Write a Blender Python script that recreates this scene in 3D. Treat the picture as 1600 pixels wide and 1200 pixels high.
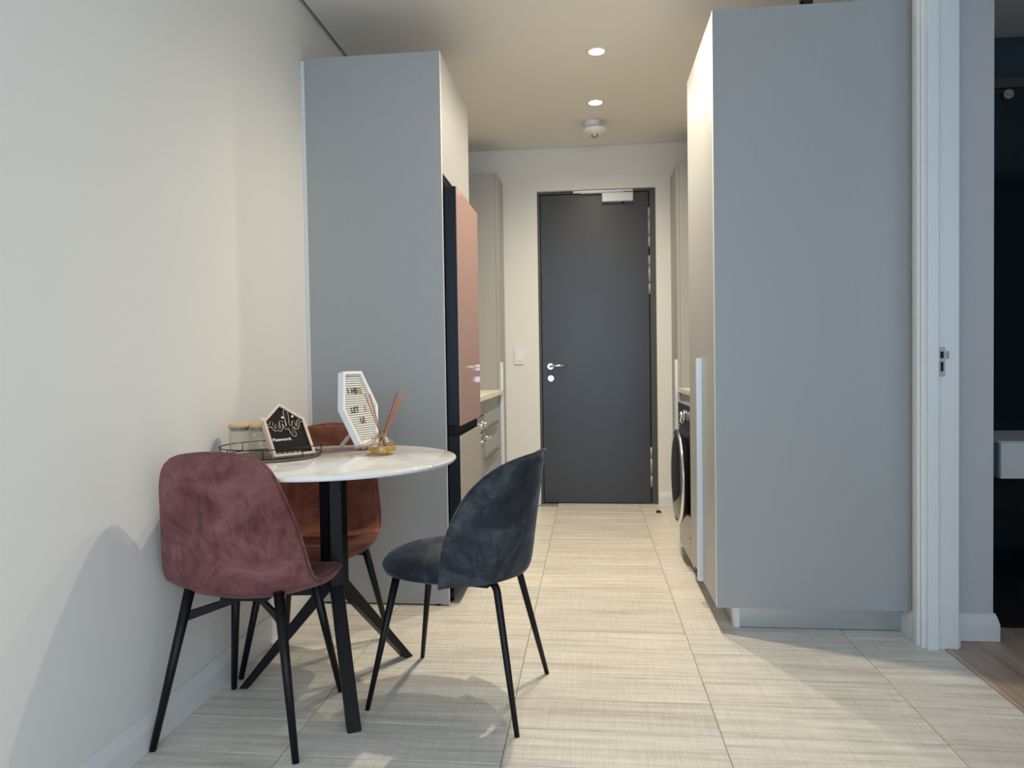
import bpy, bmesh, math, random
from mathutils import Vector, Matrix
random.seed(7)
PI = math.pi
for o in list(bpy.data.objects): bpy.data.objects.remove(o)
scene = bpy.context.scene
COL = scene.collection

# ------------------------------------------------------------------ camera
cam_d = bpy.data.cameras.new('camera'); cam = bpy.data.objects.new('camera', cam_d); COL.objects.link(cam)
ya, pi_, ro = -1.07490276e-01, -2.64994647e-02, -1.55457825e-02
fw = Vector((math.sin(ya)*math.cos(pi_), math.cos(ya)*math.cos(pi_), math.sin(pi_)))
rt = Vector((math.cos(ya), -math.sin(ya), 0)); up = rt.cross(fw)
r2 = rt*math.cos(ro) + up*math.sin(ro); u2 = up*math.cos(ro) - rt*math.sin(ro)
M = Matrix((( r2.x, u2.x, -fw.x, 0), (r2.y, u2.y, -fw.y, 0), (r2.z, u2.z, -fw.z, 1.05), (0, 0, 0, 1)))
cam.matrix_world = M
cam_d.sensor_width = 36; cam_d.lens = 36*1123.77/1600; cam_d.clip_start = .05
scene.camera = cam

# ------------------------------------------------------------------ world, lights, exposure
w = bpy.data.worlds.new('world'); scene.world = w; w.use_nodes = True
w.node_tree.nodes['Background'].inputs[0].default_value = (.55, .72, 1, 1)
w.node_tree.nodes['Background'].inputs[1].default_value = 1.1
scene.view_settings.view_transform = 'Standard'; scene.view_settings.look = 'None'
scene.view_settings.gamma = 1; scene.view_settings.use_curve_mapping = False
scene.view_settings.exposure = 0.0
WARM = (1, .88, .68)
SPOT_W = 85.0
def area(name, loc, rot, sx, sy, watts, color):
    d = bpy.data.lights.new(name, 'AREA'); d.shape = 'RECTANGLE'; d.size = sx; d.size_y = sy
    d.energy = watts; d.color = color
    o = bpy.data.objects.new(name, d); COL.objects.link(o); o.location = loc; o.rotation_euler = rot
    return o
# daylight through the glazed wall behind the camera, and through the bedroom window
area('window_daylight', (.1, -2.95, 1.35), (-PI/2, 0, 0), 2.3, 2.2, 58, (.52, .75, 1)).rotation_euler = (PI/2, 0, 0)
area('side_window_daylight', (1.17, -1.35, 1.25), (PI/2, 0, PI/2), 2.2, 2.1, 22, (.90, .96, 1))
area('bedroom_daylight', (2.4, .30, 1.5), (PI/2, 0, 0), 1.4, 1.4, 10, (.62, .78, 1))

# ------------------------------------------------------------------ materials
def mat(name, col, rough=.5, metal=0, spec=.5, **k):
    m = bpy.data.materials.new(name); m.use_nodes = True
    b = m.node_tree.nodes['Principled BSDF']
    b.inputs['Base Color'].default_value = (*col, 1); b.inputs['Roughness'].default_value = rough
    b.inputs['Metallic'].default_value = metal; b.inputs['Specular IOR Level'].default_value = spec
    for a, v in k.items(): b.inputs[a.replace('_', ' ')].default_value = v
    return m
def N(m, t, **k):
    n = m.node_tree.nodes.new(t)
    for a, v in k.items(): setattr(n, a, v)
    return n
def L(m, a, b): m.node_tree.links.new(a, b)
def B(m): return m.node_tree.nodes['Principled BSDF']
def coords(m, scale, kind='Object', rot=(0, 0, 0), rand=False):
    mp = N(m, 'ShaderNodeMapping'); mp.inputs['Scale'].default_value = scale; mp.inputs['Rotation'].default_value = rot
    if kind == 'World':
        g = N(m, 'ShaderNodeNewGeometry'); src = g.outputs['Position']
    else:
        g = N(m, 'ShaderNodeTexCoord'); src = g.outputs[kind]
    L(m, src, mp.inputs['Vector'])
    if rand:
        oi = N(m, 'ShaderNodeObjectInfo'); mu = N(m, 'ShaderNodeMath', operation='MULTIPLY'); mu.inputs[1].default_value = 37.0
        L(m, oi.outputs['Random'], mu.inputs[0]); L(m, mu.outputs[0], mp.inputs['Location'])
    return mp.outputs[0]
def noise(m, vec, scale=1, detail=4, rough=.55, dist=0):
    n = N(m, 'ShaderNodeTexNoise'); n.inputs['Scale'].default_value = scale; n.inputs['Detail'].default_value = detail
    n.inputs['Roughness'].default_value = rough; n.inputs['Distortion'].default_value = dist
    L(m, vec, n.inputs['Vector']); return n.outputs['Fac']
def ramp(m, fac, stops):
    r = N(m, 'ShaderNodeValToRGB'); e = r.color_ramp.elements
    while len(e) < len(stops): e.new(.5)
    for i, (p, c) in enumerate(stops): e[i].position = p; e[i].color = (*c, 1)
    L(m, fac, r.inputs[0]); return r.outputs[0]
def mixc(m, a, b, f, mode='MIX'):
    x = N(m, 'ShaderNodeMix', data_type='RGBA', blend_type=mode)
    for s, v in ((6, a), (7, b), (0, f)):
        if hasattr(v, 'links'): L(m, v, x.inputs[s])
        elif s == 0: x.inputs[0].default_value = v
        else: x.inputs[s].default_value = (*v, 1)
    return x.outputs[2]
def bump(m, fac, strength=.2, dist=.002):
    b = N(m, 'ShaderNodeBump'); b.inputs['Strength'].default_value = strength; b.inputs['Distance'].default_value = dist
    L(m, fac, b.inputs['Height']); L(m, b.outputs[0], B(m).inputs['Normal'])

M_wall = mat('wall_paint', (.80, .785, .75), .75)
bump(M_wall, noise(M_wall, coords(M_wall, (90, 90, 90), 'World'), 1, 3), .08, .001)
M_ceil = mat('ceiling_paint', (.80, .77, .72), .85)
M_trim = mat('trim_gloss_paint', (.80, .80, .79), .35)
M_bedwall = mat('bedroom_paint', (.62, .62, .62), .8)
M_teal = mat('bathroom_wall', (.045, .085, .105), .5)
M_darkfloor = mat('bathroom_floor', (.03, .025, .022), .4)
M_grout = mat('grout', (.30, .27, .23), .9)
M_cab = mat('cabinet_laminate', (.60, .595, .575), .42)
_f = noise(M_cab, coords(M_cab, (60, 60, 1.2), 'World'), 1, 4)
L(M_cab, ramp(M_cab, _f, [(.3, (.376, .379, .377)), (.7, (.384, .387, .385))]), B(M_cab).inputs['Base Color'])
M_edge = mat('edge_band', (.74, .74, .73), .4)
M_plinth = mat('brushed_plinth', (.55, .55, .55), .34, .8)
M_black = mat('black_steel', (.004, .004, .006), .42, 0, .3)
M_blackgloss = mat('black_gloss', (.012, .012, .015), .12)
M_navy = mat('dark_navy_metal', (.003, .006, .013), .35, 0, .3)
M_chrome = mat('satin_chrome', (.75, .75, .76), .2, 1)
M_steel = mat('brushed_steel', (.50, .50, .50), .32, 1)
M_door = mat('door_grey_paint', (.044, .045, .052), .32)
_f = noise(M_door, coords(M_door, (3, 1, 2), 'World'), 1, 4)
L(M_door, ramp(M_door, _f, [(.3, (.31,)*3), (.7, (.35,)*3)]), B(M_door).inputs['Roughness'])
M_frame = mat('door_frame_paint', (.070, .068, .066), .45)
M_silver = mat('silver_paint', (.62, .63, .62), .4, .3)
M_hinge = mat('hinge_grey', (.42, .42, .42), .4, .4)
M_pinkglass = mat('pink_glass', (.50, .33, .295), .06, 0, .5)
M_beigeglass = mat('beige_glass', (.60, .56, .49), .06, 0, .5)
M_alu = mat('light_aluminium', (.80, .83, .88), .35, .35)
M_stone = mat('pale_worktop', (.80, .74, .62), .25)
M_plastic = mat('white_plastic', (.82, .82, .82), .35)
M_white = mat('white_board', (.86, .86, .86), .4)
M_felt = mat('white_felt', (.86, .85, .80), .8)
M_groove = mat('felt_groove', (.35, .33, .30), .9)
M_gold = mat('gold_letter', (.42, .34, .10), .4, .3)
M_letter = mat('charcoal_letter', (.05, .05, .045), .5)
M_chalk = mat('black_board', (.006, .006, .006), .7, 0, .2)
M_chalkw = mat('white_print', (.85, .85, .85), .6)
M_reed = mat('rattan_reed', (.55, .19, .075), .55)
M_reedd = mat('dark_rattan_reed', (.27, .075, .05), .55)
M_twine = mat('jute_twine', (.50, .31, .19), .9)
M_gum = mat('door_gap_black', (.006, .006, .006), .9)

def woodmat(name, a, b, c, sc, rough=.5, kind='Object'):
    m = mat(name, a, rough)
    f = noise(m, coords(m, sc, kind, rand=True), 1, 5, .6, .6)
    L(m, ramp(m, f, [(.28, a), (.5, b), (.72, c)]), B(m).inputs['Base Color'])
    bump(m, f, .12, .001)
    return m
M_pale = woodmat('pale_ply', (.62, .46, .34), (.72, .56, .43), (.80, .65, .52), (30, 30, 300), .6)
M_easel = woodmat('easel_pine', (.42, .34, .28), (.55, .45, .37), (.66, .55, .45), (60, 60, 500), .6)
M_bamboo = woodmat('bamboo', (.58, .36, .15), (.68, .45, .21), (.78, .55, .28), (300, 30, 30), .5)
M_plank = woodmat('bedroom_plank', (.32, .225, .165), (.46, .34, .26), (.60, .47, .37), (18, 1.6, 4), .45, 'World')

M_tile = mat('linen_wood_tile', (.5, .45, .38), .36)
f1 = noise(M_tile, coords(M_tile, (2.2, 42, 1), 'World', rand=True), 1, 6, .62, .3)
f2 = noise(M_tile, coords(M_tile, (170, 7, 1), 'World', rand=True), 1, 3, .6)
f3 = noise(M_tile, coords(M_tile, (9, 320, 1), 'World', rand=True), 1, 3, .6)
c1 = ramp(M_tile, f1, [(.32, (.63, .57, .485)), (.5, (.80, .75, .665)), (.68, (.89, .86, .79))])
c2 = ramp(M_tile, f2, [(.36, (.84,)*3), (.62, (1.06,)*3)])
c3 = ramp(M_tile, f3, [(.34, (.86,)*3), (.64, (1.06,)*3)])
cc = mixc(M_tile, mixc(M_tile, c1, c2, .5, 'MULTIPLY'), c3, .7, 'MULTIPLY')
oi = N(M_tile, 'ShaderNodeObjectInfo')
cc = mixc(M_tile, cc, ramp(M_tile, oi.outputs['Random'], [(0, (.93, .93, .93)), (1, (1.03, 1.02, 1.0))]), 1.0, 'MULTIPLY')
L(M_tile, cc, B(M_tile).inputs['Base Color'])
bump(M_tile, f3, .12, .0008)

M_marble = mat('white_marble', (.85, .83, .78), .07)
f = noise(M_marble, coords(M_marble, (1.6, 2.6, 3), 'Object', rot=(0, 0, .6)), 1, 6, .55, 1.2)
vein = ramp(M_marble, f, [(.475, (.86, .855, .84)), (.5, (.74, .70, .64)), (.525, (.87, .865, .85))])
L(M_marble, vein, B(M_marble).inputs['Base Color'])

def velvet(name, dark, mid, lite, sheen, tint):
    m = mat(name, mid, .85, 0, .2, Sheen_Weight=sheen, Sheen_Roughness=.35)
    B(m).inputs['Sheen Tint'].default_value = (*tint, 1)
    a = noise(m, coords(m, (5, 5, 7)), 1, 5, .65, 1.2)
    b = noise(m, coords(m, (26, 26, 7)), 1, 4, .6, 1.5)
    c = mixc(m, ramp(m, a, [(.36, dark), (.5, mid), (.66, lite)]), ramp(m, b, [(.36, (.55,)*3), (.5, (1,)*3)]), .55, 'MULTIPLY')
    L(m, c, B(m).inputs['Base Color']); bump(m, noise(m, coords(m, (400, 400, 400)), 1, 2), .15, .0006)
    return m
M_pink = velvet('dusty_pink_velvet', (.135, .045, .045), (.20, .078, .076), (.27, .118, .114), .22, (.9, .6, .65))
M_pink_warmlit = velvet('dusty_pink_velvet_warmlit', (.17, .055, .033), (.25, .090, .058), (.33, .13, .09), .2, (.95, .65, .6))  # same pink velvet as the near chair, warm light mixed into its colour
M_greyv = velvet('charcoal_velvet', (.018, .021, .027), (.030, .035, .044), (.075, .083, .095), .30, (.7, .8, .9))

M_glass = mat('clear_glass', (1, 1, 1), .0, 0, .5, Transmission_Weight=1.0, IOR=1.45)
nt = M_glass.node_tree; _o = nt.nodes['Material Output']; _t = nt.nodes.new('ShaderNodeBsdfTransparent'); _g = nt.nodes.new('ShaderNodeBsdfGlossy'); _m = nt.nodes.new('ShaderNodeMixShader'); _l = nt.nodes.new('ShaderNodeLayerWeight'); _p = nt.nodes.new('ShaderNodeMath'); _p.operation = 'POWER'; _p.inputs[1].default_value = 3.0; _q = nt.nodes.new('ShaderNodeMath'); _q.operation = 'MULTIPLY_ADD'; _q.inputs[1].default_value = .55; _q.inputs[2].default_value = .04
_l.inputs[0].default_value = .5; nt.links.new(_l.outputs['Facing'], _p.inputs[0]); nt.links.new(_p.outputs[0], _q.inputs[0]); _t.inputs[0].default_value = (.985, .99, .985, 1); _g.inputs['Roughness'].default_value = .02
nt.links.new(_q.outputs[0], _m.inputs[0]); nt.links.new(_t.outputs[0], _m.inputs[1]); nt.links.new(_g.outputs[0], _m.inputs[2]); nt.links.new(_m.outputs[0], _o.inputs[0])
M_amber = mat('amber_oil', (1, .60, .10), .0, 0, .5, Transmission_Weight=.6, IOR=1.4)
M_tintglass = M_glass.copy(); M_tintglass.name = 'tinted_glass'
for _n in M_tintglass.node_tree.nodes:
    if _n.type == 'BSDF_TRANSPARENT': _n.inputs[0].default_value = (.45, .58, .62, 1)
def emit(name, col, s):
    m = bpy.data.materials.new(name); m.use_nodes = True; nt = m.node_tree; nt.nodes.clear()
    e = nt.nodes.new('ShaderNodeEmission'); o = nt.nodes.new('ShaderNodeOutputMaterial')
    e.inputs[0].default_value = (*col, 1); e.inputs[1].default_value = s; nt.links.new(e.outputs[0], o.inputs[0]); return m
M_lamp = emit('lamp_glow', (1, .9, .72), 28)

# ------------------------------------------------------------------ mesh helpers
def bm_(): return bmesh.new()
def box(bm, x0, x1, y0, y1, z0, z1, ch=0):
    vs = [bm.verts.new((x, y, z)) for z in (z0, z1) for y in (y0, y1) for x in (x0, x1)]
    fs = [bm.faces.new([vs[i] for i in q]) for q in ((0, 2, 3, 1), (4, 5, 7, 6), (0, 1, 5, 4), (2, 6, 7, 3), (0, 4, 6, 2), (1, 3, 7, 5))]
    if ch:
        es = list({e for f in fs for e in f.edges}); bmesh.ops.bevel(bm, geom=es, offset=ch, segments=1, affect='EDGES')
    return bm
def prism(bm, pts, fn):
    """pts 2D polygon; fn(p, side) -> 3D for side 0/1"""
    a = [bm.verts.new(fn(p, 0)) for p in pts]; b = [bm.verts.new(fn(p, 1)) for p in pts]; n = len(pts)
    bm.faces.new(a[::-1]); bm.faces.new(b)
    for i in range(n): bm.faces.new((a[i], a[(i+1) % n], b[(i+1) % n], b[i]))
    return bm
def frame_of(t):
    t = t.normalized(); a = Vector((0, 0, 1)) if abs(t.z) < .9 else Vector((1, 0, 0))
    u = t.cross(a).normalized(); return u, t.cross(u).normalized()
def cyl(bm, p0, p1, r0, r1=None, n=20, cap=True):
    p0, p1 = Vector(p0), Vector(p1); r1 = r0 if r1 is None else r1; u, v = frame_of(p1-p0)
    A = [bm.verts.new(p0+(u*math.cos(a)+v*math.sin(a))*r0) for a in [2*PI*i/n for i in range(n)]]
    C = [bm.verts.new(p1+(u*math.cos(a)+v*math.sin(a))*r1) for a in [2*PI*i/n for i in range(n)]]
    for i in range(n): bm.faces.new((A[i], C[i], C[(i+1) % n], A[(i+1) % n])).smooth = True
    if cap: bm.faces.new(A); bm.faces.new(C[::-1])
    return bm
def tube(bm, pts, r, n=8, closed=False, rs=None):
    pts = [Vector(p) for p in pts]; m = len(pts); rings = []; uprev = None
    for i, p in enumerate(pts):
        if closed: t = pts[(i+1) % m]-pts[i-1]
        else: t = pts[min(i+1, m-1)]-pts[max(i-1, 0)]
        t.normalize()
        if uprev is None: u, _ = frame_of(t)
        else:
            u = uprev - t*uprev.dot(t)
            u = u.normalized() if u.length > 1e-6 else frame_of(t)[0]
        uprev = u; v = t.cross(u); rr = rs[i] if rs else r
        rings.append([bm.verts.new(p+(u*math.cos(a)+v*math.sin(a))*rr) for a in [2*PI*j/n for j in range(n)]])
    for i in range(m if closed else m-1):
        a, b = rings[i], rings[(i+1) % m]; off = 0
        if closed and i == m-1:
            off = min(range(n), key=lambda k: (a[0].co-b[k].co).length)
        for j in range(n): bm.faces.new((a[j], a[(j+1) % n], b[(j+1+off) % n], b[(j+off) % n])).smooth = True
    if not closed: bm.faces.new(rings[0][::-1]); bm.faces.new(rings[-1])
    return bm
def lathe(bm, prof, c=(0, 0), n=40, smooth=True):
    rings = []
    for r, z in prof:
        if r < 1e-6: rings.append([bm.verts.new((c[0], c[1], z))])
        else: rings.append([bm.verts.new((c[0]+r*math.cos(2*PI*i/n), c[1]+r*math.sin(2*PI*i/n), z)) for i in range(n)])
    for a, b in zip(rings, rings[1:]):
        for i in range(n):
            j = (i+1) % n
            q = [a[i % len(a)], a[j % len(a)], b[j % len(b)], b[i % len(b)]]
            q = [v for k, v in enumerate(q) if v not in q[:k]]
            if len(q) > 2: bm.faces.new(q).smooth = smooth
    return bm
def fillet(pts, r, k=5):
    pts = [Vector(p) for p in pts]; out = [pts[0]]
    for i in range(1, len(pts)-1):
        a, b, c = pts[i-1], pts[i], pts[i+1]
        p, q = b+(a-b).normalized()*r, b+(c-b).normalized()*r
        for s in range(k+1):
            t = s/k; out.append(p*(1-t)**2+b*2*t*(1-t)+q*t*t)
    return out+[pts[-1]]

def finish(name, bm, m, parent=None, loc=None, bevel=0, seg=2, sub=0, solid=0, autosmooth=True):
    bmesh.ops.recalc_face_normals(bm, faces=bm.faces)
    if loc is not None: bmesh.ops.translate(bm, vec=-Vector(loc), verts=bm.verts)
    me = bpy.data.meshes.new(name); bm.to_mesh(me); bm.free(); me.materials.append(m)
    o = bpy.data.objects.new(name, me); COL.objects.link(o)
    if parent is not None: o.parent = parent
    elif loc is not None: o.location = loc
    if solid:
        s = o.modifiers.new('solid', 'SOLIDIFY'); s.thickness = solid; s.offset = 0
    if bevel:
        b = o.modifiers.new('bevel', 'BEVEL'); b.width = bevel; b.segments = seg; b.limit_method = 'ANGLE'; b.angle_limit = .7
    if sub:
        s = o.modifiers.new('sub', 'SUBSURF'); s.levels = sub; s.render_levels = sub
    return o
def empty(name, loc, rz=0):
    o = bpy.data.objects.new(name, None); COL.objects.link(o); o.location = loc; o.rotation_euler = (0, 0, rz)
    o.empty_display_size = .05; return o
def tag(o, label, cat, group=None):
    o['label'] = label; o['category'] = cat
    if group: o['group'] = group
    return o
class Thing:
    """an Empty at loc; parts given in world coordinates (or local when local=True)"""
    def __init__(s, name, loc, label=None, cat=None, rz=0, group=None, structure=False, local=False):
        s.o = empty(name, loc, rz); s.loc = Vector(loc); s.local = local
        if structure: s.o['kind'] = 'structure'
        if label: tag(s.o, label, cat, group)
    def part(s, name, bm, m, parent=None, label=None, **k):
        o = finish(name, bm, m, parent or s.o, None if s.local else s.loc, **k)
        if label: o['label'] = label
        return o
def struct(name, bm, m, **k):
    o = finish(name, bm, m, **k); o['kind'] = 'structure'; return o

# ------------------------------------------------------------------ the setting
WX, RX, BY, CZ = -1.238, 1.2, 5.36, 2.65
FARY = -3.0
bm = bm_(); box(bm, WX-.15, WX, FARY, 5.6, -.1, 2.9); struct('wall_left', bm, M_wall)
# back wall with the doorway in it
DL, DR, DT = -.372, .495, 2.332
bm = bm_(); box(bm, WX, DL, BY, BY+.16, 0, 2.72); box(bm, DR, RX+.15, BY, BY+.16, 0, 2.72); box(bm, DL, DR, BY, BY+.16, DT, 2.72)
struct('wall_back', bm, M_wall)
# right wall: kitchen side, then the bedroom doorway, then on past the camera
OY0, OY1, OH = 1.80, 2.72, 2.42
bm = bm_(); box(bm, RX, RX+.09, OY1+.04, 5.6, 0, 2.9); box(bm, RX, RX+.09, -.2, OY0-.04, 0, 2.9); box(bm, RX, RX+.09, FARY, -2.5, 0, 2.9); box(bm, RX, RX+.09, -2.5, -.2, 0, .15); box(bm, RX, RX+.09, -2.5, -.2, 2.4, 2.9); box(bm, RX, RX+.09, OY0-.04, OY1+.04, OH+.04, 2.9)
struct('wall_right', bm, M_wall)
# wall behind the camera with a wide window
bm = bm_(); box(bm, WX-.15, RX+.1, FARY-.3, FARY-.15, 2.5, 2.9); box(bm, WX-.15, -1.1, FARY-.3, FARY-.15, -.1, 2.5); box(bm, 1.28, RX+.1, FARY-.3, FARY-.15, -.1, 2.5)
box(bm, -1.1, 1.28, FARY-.3, FARY-.15, -.1, .15)
box(bm, WX-.15, WX, FARY-.3, FARY, -.1, 2.9); box(bm, RX, RX+.09, FARY-.3, FARY, -.1, 2.9)
struct('wall_window_side', bm, M_wall)
win = Thing('window_1', (.09, FARY-.2, .15), structure=True)
bm = bm_()
for x in (-1.1, .07, 1.24): box(bm, x, x+.04, FARY-.25, FARY-.2, .15, 2.5)
box(bm, -1.1, 1.28, FARY-.25, FARY-.2, .15, .2); box(bm, -1.1, 1.28, FARY-.25, FARY-.2, 2.45, 2.5)
win.part('window_frame', bm, M_frame)
win = Thing('window_2', (RX+.05, -1.35, .15), structure=True)
bm = bm_()
for y in (-2.5, -1.37, -.24): box(bm, RX+.02, RX+.07, y, y+.04, .15, 2.4)
box(bm, RX+.02, RX+.07, -2.5, -.2, .15, .2); box(bm, RX+.02, RX+.07, -2.5, -.2, 2.35, 2.4)
win.part('window_frame', bm, M_frame)
# ceiling: board stops short of the left and back walls (shadow gap)
bm = bm_(); box(bm, WX+.022, RX, FARY-.15, BY-.009, CZ, CZ+.03); box(bm, WX-.1, RX+.09, FARY-.3, 5.9, 2.70, 2.78); box(bm, RX+.08, 4.5, .1, 5.9, 2.70, 2.78)
box(bm, RX+.09, 4.4, .2, 5.6, CZ, CZ+.03)
struct('ceiling', bm, M_ceil)

# floor: grout bed and separate tiles
floor = Thing('floor', (0, 0, 0), structure=True)
bm = bm_(); box(bm, WX, 1.262, FARY-.3, BY+.16, -.06, -.002); floor.part('grout_bed', bm, M_grout)
ROW, COLW, GAP = .191, .601, .0026
cols = [WX+.001, -.846, -.245, .357, .957, 1.2625]
meshes = {}
for ci in range(5):
    w_ = cols[ci+1]-cols[ci]-GAP
    bm = bm_(); box(bm, -w_/2, w_/2, -(ROW-GAP)/2, (ROW-GAP)/2, -.012, 0)
    es = [e for e in bm.edges if all(v.co.z > -.001 for v in e.verts)]
    bmesh.ops.bevel(bm, geom=es, offset=.0009, segments=1, affect='EDGES')
    bmesh.ops.recalc_face_normals(bm, faces=bm.faces)
    me = bpy.data.meshes.new('tile'); bm.to_mesh(me); bm.free(); me.materials.append(M_tile); meshes[ci] = me
for k in range(-9, 19):
    y = 2.041+ROW*(k+.5)
    for ci in range(5):
        if y > BY-.05 and ci in (0, 1, 4): continue
        xc = (cols[ci]+cols[ci+1])/2
        if y > 3.3 and ci == 0 : continue
        if y > 3.0 and ci == 4: continue
        o = bpy.data.objects.new('tile', meshes[ci]); COL.objects.link(o); o.parent = floor.o; o.location = (xc, y, 0)
bm = bm_(); box(bm, WX, 1.262, FARY-.15, 2.041-ROW*9-GAP, -.02, 0)
o = floor.part('far_tiles', bm, M_tile); o['kind'] = 'stuff'
# bedroom floor of timber planks and a threshold strip
bed = Thing('floor', (1.27, 2, 0), structure=True)
bm = bm_(); box(bm, 1.262, 4.3, .2, 3.0, -.06, -.012); bed.part('underlay', bm, M_grout)
pw = .19
for i in range(15):
    x0 = 1.284+i*pw
    for j, (y0, y1) in enumerate(((.21, .62-.1*(i % 3)), (.62-.1*(i % 3), 1.9+.14*(i % 4)), (1.9+.14*(i % 4), 2.96))):
        bm = bm_(); box(bm, x0, x0+pw-.0015, y0+.001, y1-.001, -.012, -.001, .001)
        bed.part('plank', bm, M_plank)
bm = bm_(); prism(bm, [(1.2635, -.01), (1.2635, .001), (1.268, .004), (1.279, .004), (1.2838, .001), (1.2838, -.01)], lambda p, s: (p[0], OY0 if s == 0 else OY1+.10, p[1]))
struct('trim_1', bm, M_plank)
# bathroom beyond the bedroom
bm = bm_(); box(bm, 1.3, 4.4, 2.962, 4.1, -.06, -.001); struct('floor', bm, M_darkfloor)
bm = bm_(); box(bm, 1.3, 4.4, 3.89, 4.0, 0, 2.7); struct('wall_bathroom', bm, M_teal)
bm = bm_(); box(bm, 4.3, 4.4, .1, 4.0, 0, 2.7); box(bm, 1.29, 4.4, .1, .2, 0, 2.7); struct('wall_bedroom', bm, M_bedwall)
BWY = 2.82
bm = bm_(); box(bm, RX+.09, 1.478, BWY, 3.89, 0, 2.7); struct('wall_corner', bm, M_bedwall)

# baseboards (profile: upright face, sloped top, small upper step)
prof = [(0, 0), (.017, 0), (.017, .062), (.010, .090), (.007, .095), (.007, .101), (0, .101)]
def skirt(name, p0, p1, nrm, m=M_trim):
    p0, p1, nrm = Vector(p0), Vector(p1), Vector(nrm)
    bm = bm_(); prism(bm, prof, lambda q, s: (p1 if s else p0)+nrm*q[0]+Vector((0, 0, q[1])))
    return struct(name, bm, m, bevel=.0012)
skirt('baseboard_left', (WX+.0002, FARY, 0), (WX+.0002, 3.066, 0), (1, 0, 0))
skirt('baseboard_back', (DR, BY-.0002, 0), (.60, BY-.0002, 0), (0, -1, 0))
skirt('baseboard_back', (-.6, BY-.0002, 0), (DL, BY-.0002, 0), (0, -1, 0))
skirt('baseboard_right', (RX-.0002, 2.804, 0), (RX-.0002, 3.3, 0), (-1, 0, 0))
skirt('baseboard_bedroom', (RX+.1095, OY1+.02, 0), (RX+.1095, BWY-.018, 0), (1, 0, 0))
bm = bm_()
pts = [(RX+.11, BWY), (1.478, BWY), (1.478, 3.2)]
for q in range(len(prof)):
    pass
def ringp(q): 
    d, z = q; return [(RX+.11, BWY-d, z), (1.478+d, BWY-d, z), (1.478+d, 3.2, z)]
rows = [[bm.verts.new(p) for p in ringp(q)] for q in prof]
for a in range(len(rows)):
    b = (a+1) % len(rows)
    for i in range(2): bm.faces.new((rows[a][i], rows[a][i+1], rows[b][i+1], rows[b][i]))
bm.faces.new([r[0] for r in rows]); bm.faces.new([r[2] for r in rows][::-1])
struct('baseboard_corner', bm, M_trim, bevel=.0012)

# bedroom doorway: lining, stop, architrave and strike plate
dr = Thing('door_2', (RX, OY1, 0), structure=True)
bm = bm_(); box(bm, RX-.002, RX+.111, OY1, OY1+.038, 0, OH+.038); dr.part('jamb', bm, M_trim, bevel=.0015)
bm = bm_(); box(bm, RX-.002, RX+.111, OY0-.038, OY0, 0, OH+.038); dr.part('jamb', bm, M_trim, bevel=.0015)
bm = bm_(); box(bm, RX-.002, RX+.111, OY0, OY1, OH, OH+.038); dr.part('head', bm, M_trim, bevel=.0015)
bm = bm_(); box(bm, RX+.0, RX+.036, OY1-.014, OY1, 0, OH); dr.part('door_stop', bm, M_trim, bevel=.0015)
def arch(y0, dirn):
    # stepped architrave, in plan: (out from wall, along wall)
    pr = [(0, 0), (.009, 0), (.012, .003), (.012, .010), (.009, .013), (.009, .018), (.017, .024), (.019, .030), (.019, .058), (.014, .066), (.009, .070), (0, .070)]
    bm = bm_(); prism(bm, pr, lambda p, s: (RX-.002-p[0], y0+dirn*p[1], 0 if s == 0 else OH+.07)); return bm
dr.part('architrave', arch(OY1+.004, 1), M_trim, bevel=.001)
dr.part('architrave', arch(OY0-.004, -1), M_trim, bevel=.001)
bm = bm_(); box(bm, RX-.02, RX-.002, OY0-.07, OY1+.07, OH+.004, OH+.07); dr.part('architrave', bm, M_trim, bevel=.002)
bm = bm_(); box(bm, 1.240, 1.262, OY1-.0035, OY1-.0002, .985, 1.09); sp = dr.part('strike_plate', bm, M_hinge, bevel=.0008)
bm = bm_(); box(bm, 1.262, 1.271, OY1-.0035, OY1-.0002, 1.048, 1.075); box(bm, 1.2705, 1.2725, OY1-.009, OY1-.0002, 1.048, 1.075); dr.part('strike_lip', bm, M_hinge, parent=sp)
bm = bm_(); box(bm, 1.2455, 1.2565, OY1-.0042, OY1-.0032, 1.05, 1.074); box(bm, 1.2465, 1.2555, OY1-.0042, OY1-.0032, 1.003, 1.037); dr.part('latch_hole', bm, M_gum, parent=sp)

# ------------------------------------------------------------------ entrance door
d1 = Thing('door_1', (.05, 5.43, 0), structure=True)
FY = 5.395
bm = bm_()
box(bm, DL+.0005, DL+.018, FY, FY+.09, 0, DT-.001); box(bm, .452, DR-.0005, FY, FY+.09, 0, DT-.001); box(bm, DL+.018, .452, FY, FY+.09, DT-.018, DT-.001)
d1.part('door_frame', bm, M_frame, bevel=.001)
bm = bm_(); box(bm, DL+.016, .454, FY+.055, FY+.085, 0.0, DT-.016); d1.part('door_rebate', bm, M_gum)
bm = bm_(); box(bm, DL+.022, .446, FY+.008, FY+.05, .008, DT-.023); leaf = d1.part('door_leaf', bm, M_door, bevel=.0015)
ly = FY+.008
def rose(cx, cz, r=.025):
    bm = bm_(); cyl(bm, (cx, ly, cz), (cx, ly-.006, cz), r, r, 32); cyl(bm, (cx, ly-.006, cz), (cx, ly-.009, cz), r, r*.9, 32); return bm
hx, hz = -.290, 1.034
d1.part('rose', rose(hx, hz), M_chrome)
bm = bm_(); tube(bm, fillet([(hx, ly-.005, hz), (hx, ly-.052, hz), (hx+.05, ly-.056, hz+.006), (hx+.118, ly-.05, hz+.004)], .014, 6), .009, 12); d1.part('lever_handle', bm, M_chrome)
d1.part('thumb_turn_rose', rose(hx+.002, .944), M_chrome)
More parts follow.
